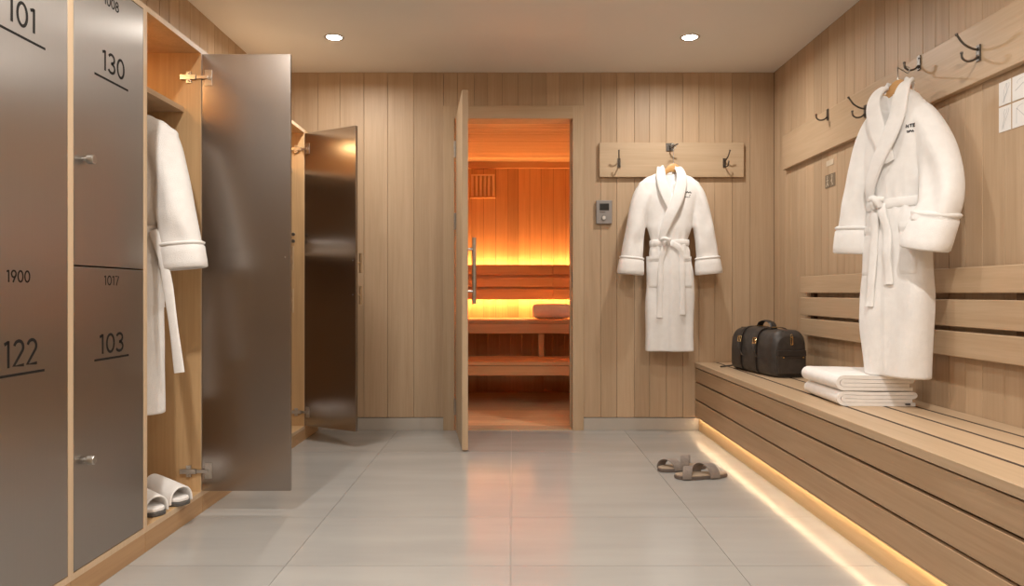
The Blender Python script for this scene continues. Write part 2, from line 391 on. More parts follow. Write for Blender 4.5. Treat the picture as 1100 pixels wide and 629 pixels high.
# ------------------------------------------------------------------ sauna door
hx, hy = -.375, D-.022; ex, ey = -.289, 4.155
ang = math.atan2(ey-hy, ex-hx); LW = math.hypot(ex-hx, ey-hy)
dz0, dz1 = .008, 2.098
Dm = Matrix.Translation((hx,hy,0)) @ Matrix.Rotation(ang, 4, 'Z')      # local x along the leaf
door = thing('door_1', 'open oak sauna door swung into the room with long bar handle', 'door', (hx,hy,0), ang); door['kind'] = 'structure'
s = MB(); nb = 5
for i in range(nb): s.rnd = R.random(); s.box(LW*i/nb+.0006, LW*(i+1)/nb-.0006, 0, .034, dz0, dz1)
leaf = obj('leaf', s, M['oak_z'], door, bev=.0015, local=True)
s = MB(); s.tube([(LW-.10,.078,.855),(LW-.10,.078,1.25)], .012, 14)
hd = obj('door_handle', s, M['metal'], door, smooth=50, local=True)
for z in (.93,1.18):
    s = MB(); s.cyl((LW-.10,.034,z),(LW-.10,.078,z),.008,14); obj('handle_post', s, M['metal'], hd, smooth=50, local=True)
for z in (.16,1.40,1.88):
    s = MB(); s.cyl((-.006,-.006,z-.055),(-.006,-.006,z+.055),.008,14)
    s.box(0,.05,-.002,0,z-.05,z+.05)
    obj('hinge', s, M['metal'], door, smooth=50, local=True)

# ------------------------------------------------------------------ writing strokes
def arc(cx, cy, rx, ry, a0, a1, n=14): return [(cx+rx*math.cos(math.radians(a0+(a1-a0)*i/n)), cy+ry*math.sin(math.radians(a0+(a1-a0)*i/n))) for i in range(n+1)]
GL = {
 '0': ([arc(.27,.5,.22,.45,0,360,28)], .62),
 '1': ([[(.03,.86),(.20,.945)],[(.20,.985),(.20,0)]], .40),
 '2': ([arc(.25,.72,.20,.235,165,-38,16)+[(.03,.045),(.48,.045)]], .60),
 '3': ([arc(.22,.735,.19,.215,155,-80,14)+[(.2,.52)], [(.2,.52)]+arc(.22,.275,.215,.235,85,-155,16)], .58),
 '7': ([[(.02,.955),(.44,.955),(.14,0)]], .54),
 '8': ([arc(.26,.73,.17,.21,0,360,24), arc(.26,.27,.21,.235,0,360,24)], .60),
 '9': ([arc(.25,.68,.20,.27,0,360,26), [(.44,.62),(.18,0)]], .58),
 'N': ([[(.04,0),(.04,.95),(.44,0),(.44,.95)]], .62), 'T': ([[(0,.95),(.46,.95)],[(.23,.95),(.23,0)]], .56),
 'S': ([arc(.22,.72,.17,.22,40,250,12)+arc(.22,.26,.18,.23,90,-140,12)], .54),
 'P': ([[(.04,0),(.04,.95),(.25,.95)]+arc(.25,.72,.18,.23,90,-90,10)+[(.04,.49)]], .54),
 'A': ([[(0,0),(.22,.95),(.46,0)],[(.1,.33),(.36,.33)]], .60),
 'E': ([[(.42,.95),(.04,.95),(.04,0),(.42,0)],[(.04,.5),(.36,.5)]], .56),
}
def write(mb, txt, fn, h, wid, stroke, d0, d1):
    """txt scaled to height h and total width wid, lower left corner at (0,0) of fn(u,v,d)"""
    tot = sum(GL[c][1] for c in txt)-.1; k = wid/tot; x = 0
    for c in txt:
        for path in GL[c][0]:
            mb.strip([((x+p[0])*k, p[1]*h) for p in path], fn, stroke, d0, d1)
        x += GL[c][1]

# ------------------------------------------------------------------ lockers
FX = -1.30; BX = -1.87; TK = .013; ZT = 1.942
def cabinet(y0, y1, label, group='oak framed lockers in a row'):
    t = thing('locker', label, 'locker', ((FX+BX)/2,(y0+y1)/2,0), group=group)
    s = MB()
    s.box(BX,FX-.001,y0,y0+TK,.07,ZT-.001); s.box(BX,FX-.001,y1-TK,y1,.07,ZT-.001); s.box(BX,BX+.01,y0+TK,y1-TK,.09,ZT-.02)
    s.box(BX,FX-.001,y0+TK,y1-TK,.07,.09); s.box(BX,FX-.001,y0+TK,y1-TK,1.922,ZT-.001)
    obj('carcass', s, M['locker'], t)
    s = MB(); s.box(FX-.001,FX,y0,y0+TK,.07,ZT); s.box(FX-.001,FX,y1-TK,y1,.07,ZT); s.box(FX-.001,FX,y0+TK,y1-TK,1.922,ZT)
    s.box(FX-.001,FX,y0+TK,y1-TK,.07,.09); s.box(BX,FX-.001,y0,y1,ZT-.001,ZT)
    obj('edge_banding', s, M['edge'], t)
    s = MB(); s.box(FX-.03,FX,y0+.0008,y1-.0008,0,.07); obj('plinth', s, M['plinth'], t, bev=.001)
    return t
def knob(parent, y, z):
    s = MB(); s.cyl((FX,y,z),(FX+.012,y,z),.007,18); s.cyl((FX+.012,y,z),(FX+.034,y,z),.0135,24,.002)
    obj('knob', s, M['metal'], parent, smooth=40)
def yof(px): return 1001.0/(550-px)
def text_on(parent, txt, ya, yb, z0, z1, stroke, under=None):
    s = MB(); fn = lambda u,v,d: (FX+d, ya+u, z0+v)
    write(s, txt, fn, z1-z0, yb-ya, stroke, .0002, .0010)
    if under: s.box(FX+.0002,FX+.0010,under[0],under[1],under[2]-.0034,under[2]+.0034)
    o = obj('locker_number', s, M['ink'], parent); return o
def closed_door(t, y0, y1, z0, z1, label=None):
    s = MB(); s.box(FX-.018,FX+.0005,y0+TK+.002,y1-TK-.002,z0,z1)
    d = obj('door', s, M['steel'], t, bev=.0012)
    if label: d['label'] = label
    return d
ca = cabinet(1.215, 1.662, 'locker nearest the viewer, mostly outside the picture'); d_ = closed_door(ca, 1.215, 1.662, .093, 1.919)
knob(d_, 1.27, 1.325)
c0 = cabinet(1.662, 2.1115, 'tall steel fronted locker with the numbers 101 and 122'); d_ = closed_door(c0, 1.662, 2.1115, .093, 1.919)
text_on(d_, '101', 1.845, 1.957, 1.625, 1.692, .0085, (1.79,1.996,1.598))
text_on(d_, '1900', 1.842, 1.932, .948, .980, .0046)
text_on(d_, '122', 1.832, 1.962, .726, .797, .0085, (1.79,1.992,.706))
knob(d_, 1.72, 1.325)
c1 = cabinet(2.1115, 2.541, 'two door steel locker with the numbers 130 and 103')
d_ = closed_door(c1, 2.1115, 2.541, 1.004, 1.919, 'upper steel door reading 130')
text_on(d_, '1008', 2.283, 2.368, 1.843, 1.876, .0042); text_on(d_, '130', 2.272, 2.402, 1.630, 1.695, .0085, (2.231,2.426,1.604)); knob(d_, 2.176, 1.325)
d_ = closed_door(c1, 2.1115, 2.541, .093, .999, 'lower steel door reading 103')
text_on(d_, '1017', 2.283, 2.368, .945, .976, .0042); text_on(d_, '103', 2.257, 2.397, .727, .790, .0085, (2.230,2.430,.710)); knob(d_, 2.176, .413)

def hinge(par, hy_, z, doorfn):
    s = MB(); s.box(FX-.085,FX-.018,hy_-.012,hy_-.0005,z-.010,z+.010); s.box(FX-.060,FX-.040,hy_-.008,hy_-.0005,z-.024,z+.024)
    s.cyl((FX-.05,hy_-.014,z+.015),(FX-.05,hy_-.008,z+.015),.004,10); s.cyl((FX-.05,hy_-.014,z-.015),(FX-.05,hy_-.008,z-.015),.004,10)
    obj('hinge_arm', s, M['chrome'], par, bev=.001)
def open_door(par, hx_, hy_, ang_, wid, hand_z, scr):
    """leaf in local x along width; inner face at local y=0 (towards viewer), outer face at y=.018"""
    m_ = Matrix.Translation((hx_,hy_,0)) @ Matrix.Rotation(ang_,4,'Z')
    def put(s, name, mat, p, **k):
        s.v = [tuple(m_ @ Vector(q)) for q in s.v]; return obj(name, s, mat, p, **k)
    s = MB(); s.box(0,wid,0,.018,.092,1.919); d = put(s, 'door', M['steel_in'], par, bev=.0012)
    d['label'] = 'open brushed steel door showing its inner face'
    for z in (.176,1.82):
        s = MB(); s.box(.012,.042,-.003,0,z-.033,z+.033); s.cyl((.028,-.007,z),(.028,0,z),.011,18)
        s.box(-.02,.028,-.012,-.004,z-.007,z+.007)
        put(s, 'hinge', M['chrome'], d, bev=.0008)
    for z0, z1 in hand_z:
        zm = (z0+z1)/2
        s = MB(); s.cyl((wid-.012,.018,zm),(wid-.012,.05,zm),.005,12); s.box(wid-.018,wid-.004,.048,.060,z0,z1)
        put(s, 'handle', M['woodbar'], d, bev=.0015)
    for z in scr:
        s = MB(); s.cyl((wid-.022,-.0015,z),(wid-.022,0,z),.0028,12); put(s, 'screw', M['chrome'], d)
    return d
def fit(par, y0, y1):
    s = MB(); s.box(BX+.01,-1.372,y0+TK,y1-TK,1.676,1.697); sh = obj('shelf', s, M['oak_y'], par, bev=.001)
    s = MB(); s.cyl((-1.58,y0+.07,1.918),(-1.58,y0+.07,1.922),.038,24); l = obj('lamp_ring', s, M['metal'], par, smooth=40)
    s = MB(); s.cyl((-1.58,y0+.07,1.9165),(-1.58,y0+.07,1.9185),.031,24); obj('lamp_lens', s, M['puck'], l)
c2 = cabinet(2.541, 3.010, 'open locker with white robe and slippers inside'); fit(c2, 2.541, 3.010)
for z in (.176,1.82): hinge(c2, 3.010-TK, z, None)
open_door(c2, -1.297, 3.0, 0, .370, ((1.018,1.12),(.836,.938)), (1.07,))
s = MB(); s.cyl((-1.56,2.556,1.655),(-1.56,2.994,1.655),.009,16); obj('hanging_rail', s, M['metal'], c2, smooth=40)
c3 = cabinet(3.010, 3.515, 'closed locker hidden behind the larger open door'); closed_door(c3, 3.010, 3.515, .093, 1.919); knob(list(c3.children)[-1], 3.07, 1.1)
c4 = cabinet(3.515, 4.02, 'closed locker before the smaller open door'); closed_door(c4, 3.515, 4.02, .093, 1.919); knob(list(c4.children)[-1], 3.58, 1.1)
c5 = cabinet(4.02, 4.50, 'open locker farthest along the row, its door ajar toward the sauna wall'); fit(c5, 4.02, 4.50)
for z in (.176,1.82): hinge(c5, 4.50-TK, z, None)
open_door(c5, -1.298, 4.488, -math.atan2(.21,.365), .421, ((1.04,1.16),(.85,.96)), (1.115,.91))
s = MB(); s.box(BX+.01,-1.40,4.033,4.487,1.16,1.18); obj('shelf', s, M['oak_y'], c5, bev=.001)
for z in (1.285,1.243):
    s = MB(); s.cyl((-1.362,4.487,z),(-1.362,4.468,z),.004,12); s.cyl((-1.362,4.468,z),(-1.362,4.458,z),.011,16,.002); obj('peg', s, M['bronze'], c5, smooth=40)
# filler panel to the wall
s = MB(); s.box(BX,FX,4.502,D-.001,.0,ZT); tag(obj('filler_panel', s, M['locker'], bev=.001), 'oak filler panel between last locker and far wall', 'panel')

# ------------------------------------------------------------------ towelling things
def slippers(loc, rotz, label, group):
    t = thing('slipper', label, 'slipper', loc, rotz, group)
    def outline(s_=1.0):
        pts = []
        for k in range(36):
            a = 2*PI*k/36; x = math.cos(a); y = math.sin(a)
            wdt = .050 - .010*(1 if x < -0.0 else 0)*min(1,-x*1.5)
            pts.append((math.copysign(abs(x)**.85,x)*.135*s_, math.copysign(abs(y)**.6,y)*wdt*s_))
        return pts
    s = MB(); s.prism(outline(), lambda u,v,d:(u,v,d), 0, .014); obj('sole', s, M['rub'], t, bev=.003, local=True)
    s = MB(); s.prism(outline(.955), lambda u,v,d:(u,v,d), .014, .030); obj('insole', s, M['terry2'], t, bev=.006, local=True, seg=3)
    s = MB(); rings = []
    nn = 20
    for i in range(9):
        q = i/8; x = .112-.165*q; wd = .051+.002*math.sin(q*PI); hgt = .066+.028*q
        out = [(x - .012*math.sin(PI*k/nn)*(1 if i == 8 else 0), wd*math.cos(PI*k/nn)*(1.0+.06*math.sin(PI*k/nn)), .006+hgt*math.sin(PI*k/nn)**.8) for k in range(nn+1)]
        inn = [(x - .012*math.sin(PI*k/nn)*(1 if i == 8 else 0), (wd-.008)*math.cos(PI*k/nn)*(1.0+.06*math.sin(PI*k/nn)), .008+(hgt-.009)*math.sin(PI*k/nn)**.8) for k in range(nn,-1,-1)]
        rings.append(out+inn)
    s.loft(rings); obj('upper', s, M['terry2'], t, bev=.003, local=True, smooth=60)
    return t
sl = slippers((-1.395,2.865,.091), math.radians(-28), 'white towelling slipper beside the open door hinge in locker', 'towelling slippers in the lockers')
dup(sl, (-1.425,2.735,.091), math.radians(-30), 'white towelling slipper in front of its pair, half hidden by the locker frame')
dup(sl, (-1.52,4.32,.091), math.radians(-30), 'white slipper on the floor of the farthest open locker, near hinge', 'slippers in the farthest locker')
dup(sl, (-1.53,4.19,.091), math.radians(-30), 'white slipper on the floor of the farthest open locker, away from hinge', 'slippers in the farthest locker')

def folded(name, label, x0, z0, dep, ln, seed, group, loc, rotz, t_=.019):
    """flat rolled fold of towel, profile in local x/z, depth along local y"""
    rr = random.Random(seed)
    t = t_; g = .0012; z = [t/2+i*(t+g) for i in range(4)]
    zc = (z[1]+z[2])/2
    p = [(ln*.93, z[1])]
    def line(a, b, n=10): return [(a[0]+(b[0]-a[0])*i/n, a[1]+(b[1]-a[1])*i/n) for i in range(n+1)]
    p = line((ln*.95, z[1]), (.044, z[1])) + arc(.044, zc, (z[2]-z[1])/2, (z[2]-z[1])/2, 270, 90, 8)[1:] \
      + line((.044, z[2]), (ln*.955, z[2]))[1:] + arc(ln*.955, (z[2]+z[3])/2, (z[3]-z[2])/2+.004, (z[3]-z[2])/2, -90, 90, 8)[1:] \
      + line((ln*.955, z[3]), (.048, z[3]))[1:] + arc(.048, (z[0]+z[3])/2, (z[3]-z[0])/2+.006, (z[3]-z[0])/2, 90, 270, 14)[1:] + line((.048, z[0]), (ln*.99, z[0]))[1:]
    s = MB(); ny = 14
    # ribbon outline
    n = len(p); A = []; B = []
    for i in range(n):
        a = p[max(i-1,0)]; b = p[min(i+1,n-1)]; l = math.hypot(b[0]-a[0], b[1]-a[1]); nx, nz = -(b[1]-a[1])/l*t/2, (b[0]-a[0])/l*t/2
        A.append((p[i][0]+nx, p[i][1]+nz)); B.append((p[i][0]-nx, p[i][1]-nz))
    poly = A+B[::-1]
    rings = []
    for j in range(ny+1):
        y = dep*j/ny; e = min(1, min(j, ny-j)/1.0)
        ring = []
        for (u, v) in poly:
            sag = .004*math.sin(u*9+seed)*(v/.08)+.003*noise.noise(Vector((u*8, y*7, seed)))*(v/.08)
            ring.append((x0+u+.003*noise.noise(Vector((y*8, v*20, seed+4))), y + .003*noise.noise(Vector((u*9, v*30, seed+9)))*(1 if j in (0,ny) else 0), max(0, v+sag*(1 if v > .004 else 0))))
        rings.append(ring)
    s.loft(rings)
    o = thing(name, label, 'towel', loc, rotz, group)
    obj('cloth', s, M['terry2'], o, bev=.006, local=True, smooth=70, seg=3)
    return o
BZ = .455
tw_rot = math.radians(-3)
f1 = folded('folded_towel', 'lower of two folded white towels stacked on the bench', 0, 0, .38, .33, 3, 'folded white towels on the bench', (1.325,2.95,BZ+.001), tw_rot, .0142)
s = MB(); s.box(.285,.305,-.004,-.001,.006,.012); obj('wash_label', s, M['ink2'], f1, local=True)
folded('folded_towel', 'upper of two folded white towels stacked on the bench', 0, 0, .38, .325, 8, 'folded white towels on the bench', (1.320,2.945,BZ+.0640), math.radians(-1.5), .0145)
folded('folded_towel', 'folded white towel on the middle shelf of the farthest open locker', 0, 0, .30, .30, 5, None, (-1.74,4.10,1.1805), 0, .019)

# ------------------------------------------------------------------ robes
def interp(tab, z):
    for a, b in zip(tab[:-1], tab[1:]):
        if a[0] >= z >= b[0]:
            q = (a[0]-z)/((a[0]-b[0]) or 1); q = q*q*(3-2*q)
            return [u+(v-u)*q for u, v in zip(a[1:], b[1:])]
    return list(tab[-1][1:] if z < tab[-1][0] else tab[0][1:])
def cat(pts, k=6):          # catmull-rom through tuples
    out = []; n = len(pts)
    for i in range(n-1):
        p0 = pts[max(i-1,0)]; p1 = pts[i]; p2 = pts[i+1]; p3 = pts[min(i+2,n-1)]
        for j in range(k):
            t = j/k
            out.append(tuple(.5*((2*b)+(-a+c)*t+(2*a-5*b+4*c-d)*t*t+(-a+3*b-3*c+d)*t**3) for a,b,c,d in zip(p0,p1,p2,p3)))
    out.append(tuple(pts[-1])); return out
#         z      halfwidth  depth front, back
PROF = [(-.048,.095,.036,.034),(-.080,.160,.046,.038),(-.115,.200,.054,.040),(-.17,.205,.060,.042),(-.27,.176,.064,.040),(-.38,.146,.062,.038),
        (-.495,.118,.052,.034),(-.57,.132,.060,.036),(-.70,.148,.064,.038),(-.95,.153,.064,.040),(-1.205,.154,.062,.040)]
SLEEVE = [(.095,-.115,0,.045,.036),(.150,-.158,0,.062,.046),(.188,-.250,-.002,.066,.050),(.222,-.42,-.006,.063,.053),(.242,-.55,-.010,.069,.056),(.250,-.64,-.012,.070,.056)]
# columns: x, z, y, halfwidth across, half depth ; cuff: end centre
def robe(label, loc, rotz, seed, sl_l=SLEEVE, sl_r=SLEEVE, cuff_l=(.256,-.705,-.014,.078,.058), cuff_r=(.256,-.705,-.014,.078,.058),
         tails=None, knot=(-.036,-.492), logo=None, lx=0, prof=PROF, group='white bathrobes'):
    t = thing('bathrobe', label, 'bathrobe', loc, rotz, group)
    rn = lambda x, y, z: noise.noise(Vector((x, y, z+seed*7.3)))
    def section(z):
        hw, df, db = interp(prof, z); return hw, df, db
    def fold(x, z, back=False):
        a = .0
        if z < -.52: a = min(1, (-.52-z)/.35)*.0085
        elif z > -.46: a = min(1, (z+.46)/.2)*.0035*min(1, max(0,(-.05-z)/.1))
        v = math.sin(x*42+seed*1.7+3*rn(x*1.2, z*1.3, 2))*a + rn(x*7, z*2.2, 5)*a*1.3
        # gathers close to the belt
        g = math.exp(-((z+.495)/.07)**2); v += g*.004*math.sin(x*150+seed)
        v += .009*rn(x*6, z*4, 9)*min(1, max(0, (-z-.1)/.2))+.004*rn(x*16, z*7, 3)
        return v
    def front(x, z):
        hw, df, db = section(z); q = max(0, 1-(abs(x)/hw)**2.6)
        return -df*q**.55
    s = MB(); rings = []; n = 96
    zs = []; z = prof[0][0]
    while z > -1.205: zs.append(z); z -= .011
    zs.append(-1.205)
    for z in zs:
        hw, df, db = section(z); ring = []
        for k in range(n):
            a = 2*PI*k/n; ca_, sa = math.cos(a), math.sin(a)
            x = hw*math.copysign(abs(ca_)**.78, ca_); y = math.copysign(abs(sa)**.78, sa)*(df if sa < 0 else db)
            f = fold(x, z)
            side = 1
            if sa < 0:
                y -= f*1.0
                if z < -.50:                                 # the overlapping front edge of the skirt
                    e = -.022-.012*math.sin((z+.5)*3)
                    q = max(0, min(1, (x-e)/.008)); y -= .010*q
                vw = .050*(1-(-z)/.30)+.006                       # v neck opening
                if z > -.30 and abs(x) < vw: y = .004
            else: y += f*.4
            x += f*.5*ca_ + .006*rn(z*4, 3+ca_, 1)*min(1,max(0,(-z-.5)/.3))
            ring.append((x, y, z))
        rings.append(ring)
    s.loft(rings)
    def sleeve(s, tab, sgn, sd):
        pts = cat(tab, 8); rr = []; m_ = 36
        for i, (x, z, y, hw, hd) in enumerate(pts):
            a = pts[max(i-1,0)]; b = pts[min(i+1,len(pts)-1)]
            tx, tz = b[0]-a[0], b[1]-a[1]; l = math.hypot(tx,tz) or 1; nx, nz = -tz/l, tx/l
            ring = []
            for k in range(m_):
                q = 2*PI*k/m_; w_ = hw*math.copysign(abs(math.cos(q))**.85, math.cos(q)); dd = hd*math.copysign(abs(math.sin(q))**.85, math.sin(q))
                f = .007*math.sin(w_*50+z*9+sd)+.014*rn(x*3+w_*9, z*6, sd+math.sin(q))+.008*rn(w_*20+x*4, z*11, sd)*min(1,max(0,(-z-.25)/.2))
                ring.append((sgn*(x+nx*w_), y+dd-f*(1 if math.sin(q)<0 else .3)*min(1,i/6), z+nz*w_))
            rr.append(ring)
        s.loft(rr)
    sleeve(s, sl_r, 1, 1+seed); sleeve(s, sl_l, -1, 4+seed)
    tmp = obj('robe_body', s, M['terry'], t, local=True)
    rm = tmp.modifiers.new('r', 'REMESH'); rm.mode = 'VOXEL'; rm.voxel_size = .0058
    sm = tmp.modifiers.new('s', 'SMOOTH'); sm.iterations = 3; sm.factor = .6
    dg = bpy.context.evaluated_depsgraph_get(); dg.update()
    me = bpy.data.meshes.new_from_object(tmp.evaluated_get(dg)); old = tmp.data
    tmp.modifiers.clear(); tmp.data = me; bpy.data.meshes.remove(old); me.name = 'robe_body'
    shade(me, 180)
    bvh = BVHTree.FromPolygons([v.co for v in me.vertices], [tuple(p.vertices) for p in me.polygons])
    def hit(x, z, default):
        h = bvh.ray_cast(Vector((x,-1,z)), Vector((0,1,0)))
        return h[0].y if h[0] is not None else default
    # cuffs : turned back towelling bands, open below
    for nm, tab, c_, sgn in (('cuff', sl_r, cuff_r, 1), ('cuff', sl_l, cuff_l, -1)):
        a = tab[-2]; b = tab[-1]
        p0 = tuple(u+(v-u)*.45 for u, v in zip(a, b))
        steps = [(0,.004),(.05,.012),(.10,.010),(.14,.004),(.2,.009),(.45,.010),(.75,.011),(.95,.010),(1.0,.004)]
        s = MB(); rr = []; m_ = 40
        tx, tz = c_[0]-p0[0], c_[1]-p0[1]; l = math.hypot(tx,tz); nx, nz = -tz/l, tx/l
        def ringat(q, off):
            u = [a_+(b_-a_)*q for a_, b_ in zip(p0, c_)]
            ring = []
            for k in range(m_):
                w = 2*PI*k/m_; ww = (u[3]+off)*math.copysign(abs(math.cos(w))**.85, math.cos(w)); dd = (u[4]+off)*math.copysign(abs(math.sin(w))**.85, math.sin(w))
                dd += .003*rn(ww*20, q*3, seed)
                ring.append((sgn*(u[0]+nx*ww), u[2]+dd, u[1]+nz*ww))
            return ring
        for q, off in steps: rr.append(ringat(q, off))
        for q in (.99,.9,.5,.35): rr.append(ringat(q, -.006))
        s.loft(rr, True, True); obj(nm, s, M['terry'], t, local=True, smooth=80)
    # shawl collar : ribbon through 3-D points (x, z, y) with half width
    def collar(path, lift):
        pts = cat(path, 7); s = MB(); rr = []
        for i, (x, z, y, hw) in enumerate(pts):
            a = pts[max(i-1,0)]; b = pts[min(i+1,len(pts)-1)]
            T = Vector((b[0]-a[0], b[2]-a[2], b[1]-a[1])).normalized()
            nrm = Vector((x*.8, -1 if y < 0 else 1, .4)) if y < .01 else Vector((x*6, 1, .2))
            nrm = nrm.normalized(); S = T.cross(nrm).normalized(); nrm = S.cross(T)
            c0_ = Vector((x, y, z)); ring = []
            for k in range(16):
                w = 2*PI*k/16; e = math.copysign(abs(math.cos(w))**.7, math.cos(w)); h = math.sin(w)
                p_ = c0_ + S*hw*e + nrm*(.0085*math.copysign(abs(h)**.6, h) + lift)
                ring.append(p_)
            rr.append(ring)
        s.loft(rr); return s
    kx, kz = knot
    def fy(x, z, o=.010): return front(x, z)-o
    lapL = [(0,-.062,.036,.020),(-.030,-.040,.032,.022),(-.052,-.012,.008,.024),(-.060,-.030,-.030,.027),(-.064,-.080,-.056,.032),(-.050,-.15,fy(-.05,-.15),.036),(-.020,-.23,fy(-.02,-.23),.034),(.012,-.31,fy(.01,-.31,.008),.026),(.022,-.335,fy(.022,-.335,.002),.018)]
    lapR = [(0,-.062,.036,.020),(.030,-.040,.032,.022),(.052,-.012,.008,.024),(.061,-.030,-.030,.027),(.068,-.080,-.060,.033),(.058,-.15,fy(.058,-.15,.014),.037),(.030,-.235,fy(.03,-.235,.018),.037),(-.012-lx*.4,-.33,fy(-.01-lx*.4,-.33,.018),.034),(-.046-lx*.8,-.42,fy(-.046-lx*.8,-.42,.014),.028),(-.060-lx,kz+.012,fy(-.06-lx,kz,.010),.020)]
    s = collar(lapL, 0); s2 = collar(lapR, .001); s.add(s2.v, s2.f)
    obj('shawl_collar', s, M['terry'], t, local=True, smooth=80)
    # belt
    s = MB(); rr = []; zb = -.495
    for k in range(72):
        a = 2*PI*k/72; d = Vector((math.cos(a), math.sin(a)*.6, 0)).normalized()
        h = bvh.ray_cast(Vector((0,0,zb))+d*.14*1.0, -d)
        hw, df, db = section(zb)
        rad = h[0].length if False else None
        ca_, sa = math.cos(a), math.sin(a)
        x = (hw+.006)*math.copysign(abs(ca_)**.8, ca_); y = math.copysign(abs(sa)**.8, sa)*((df if sa < 0 else db)+.008)
        zc = zb - .010*math.cos((x-kx)*8) + .002*math.sin(a*5+seed)
        if sa < 0: zc -= .0
        out = Vector((ca_*.6, sa, 0)).normalized()
        ring = []
        for j in range(10):
            w = 2*PI*j/10
            ring.append(Vector((x, y, zc)) + out*(.006*math.cos(w)) + Vector((0,0,.021))*math.copysign(abs(math.sin(w))**.6, math.sin(w)))
        rr.append(ring)
    s.loft(rr, loop=True); belt = obj('belt', s, M['terry'], t, local=True, smooth=80)
    # knot: a loop of cloth wrapped over the belt
    ky = front(kx, kz)-.018
    s = MB()
    s.tube(cat([(kx-.026,ky+.006,kz+.004),(kx-.012,ky-.012,kz+.014),(kx+.008,ky-.016,kz+.006),(kx+.016,ky-.004,kz-.022)],5), lambda q: .014+.004*math.sin(q*PI), 12, .8)
    s.tube(cat([(kx+.026,ky+.006,kz+.008),(kx+.006,ky-.010,kz+.010),(kx-.010,ky-.014,kz-.006),(kx-.012,ky-.004,kz-.026)],5), lambda q: .013+.003*math.sin(q*PI), 12, .8)
    obj('belt_knot', s, M['terry'], belt, local=True, smooth=80)
    tails = tails or [[(kx-.005,kz-.02),(kx-.030,kz-.14),(kx-.036,kz-.30),(kx-.038,-.985)], [(kx+.02,kz-.01),(.055,-.56),(.068,-.75),(.072,-.965)]]
    for tl in tails:
        free = len(tl[0]) > 2
        pts = cat(tl, 8); s = MB(); rr = []
        for i, p in enumerate(pts):
            x, z = p[0], p[1]
            y = p[2] if free else hit(x, z, front(x,z))-.009-.003*math.sin(i*.5)
            wd = .0185+.0015*math.sin(i*.6)
            a_ = pts[max(i-1,0)]; b_ = pts[min(i+1,len(pts)-1)]
            tx, tz = b_[0]-a_[0], b_[1]-a_[1]; l = math.hypot(tx,tz) or 1; nx, nz = -tz/l, tx/l
            ring = []
            for j in range(12):
                w = 2*PI*j/12; e = math.copysign(abs(math.cos(w))**.6, math.cos(w))
                ring.append((x+nx*wd*e, y+.0055*math.sin(w), z+nz*wd*e))
            rr.append(ring)
        s.loft(rr); obj('belt_tail', s, M['terry'], belt, local=True, smooth=80)
    # pockets
    for sg in (-1, 1):
        xa, xb = (.066, .147)
        s = MB(); rr = []
        nx_, nz_ = 14, 20
        grid = []
        for j in range(nz_+1):
            z = -.588-.205*j/nz_
            row = []
            for i in range(nx_+1):
                x = xa+(xb-xa)*i/nx_; x *= sg
                y = hit(x, z, front(x, z))
                hwz = section(z)[0]
                if abs(x) > hwz*.93: y = max(y, front(x*.93, z)+.012)
                off = .005+(.007 if j < 3 or False else 0)+(.0 if 0 < i < nx_ else -.006)+(0 if j < nz_ else -.006)
                if j == 3: off = .003
                row.append(Vector((x, min(y,.02)-off, z)))
            grid.append(row)
        V = []; Fc = []
        for row in grid:
            for p_ in row: V.append(p_)
        nn = len(V)
        for row in grid:
            for p_ in row: V.append(p_+Vector((0,.012,0)))
        w1 = nx_+1
        for j in range(nz_):
            for i in range(nx_):
                a = j*w1+i; Fc.append((a,a+1,a+w1+1,a+w1)); Fc.append((nn+a+w1,nn+a+w1+1,nn+a+1,nn+a))
        for i in range(nx_): Fc.append((i+1,i,nn+i,nn+i+1)); a = nz_*w1+i; Fc.append((a,a+1,nn+a+1,nn+a))
        for j in range(nz_): a = j*w1; Fc.append((a,a+w1,nn+a+w1,nn+a)); a = j*w1+nx_; Fc.append((a+w1,a,nn+a,nn+a+w1))
        s.add(V, Fc); obj('pocket', s, M['terry'], t, local=True, smooth=60)
    # neck label
    s = MB(); s.box(-.020,.020,.0015,.0035,-.050,-.026); nl = obj('neck_label', s, M['terry2'], t, local=True)
    s = MB(); s.strip([(-.014,-.040),(-.008,-.034),(-.002,-.040),(.004,-.035),(.013,-.039)], lambda u,v,d:(u,d,v), .0022, .0008, .0016); obj('label_print', s, M['pencil'], nl, local=True)
    if logo:
        s = MB()
        for kind, args in logo:
            if kind == 'txt':
                txt, x0, z0, h, wd, st = args
                fn = lambda u, v, d: (x0+u, hit(x0+u, z0+v, front(x0+u,z0+v))-d, z0+v)
                write(s, txt, fn, h, wd, st, -.001, .0018)
            else:
                pts, st = args
                s.strip(pts, lambda u,v,d:(u, hit(u,v,front(u,v))-d, v), st, -.001, .0018)
        obj('embroidery', s, M['ink2'], t, local=True)
    # hem stitch line: slightly thicker turned hem
    return t
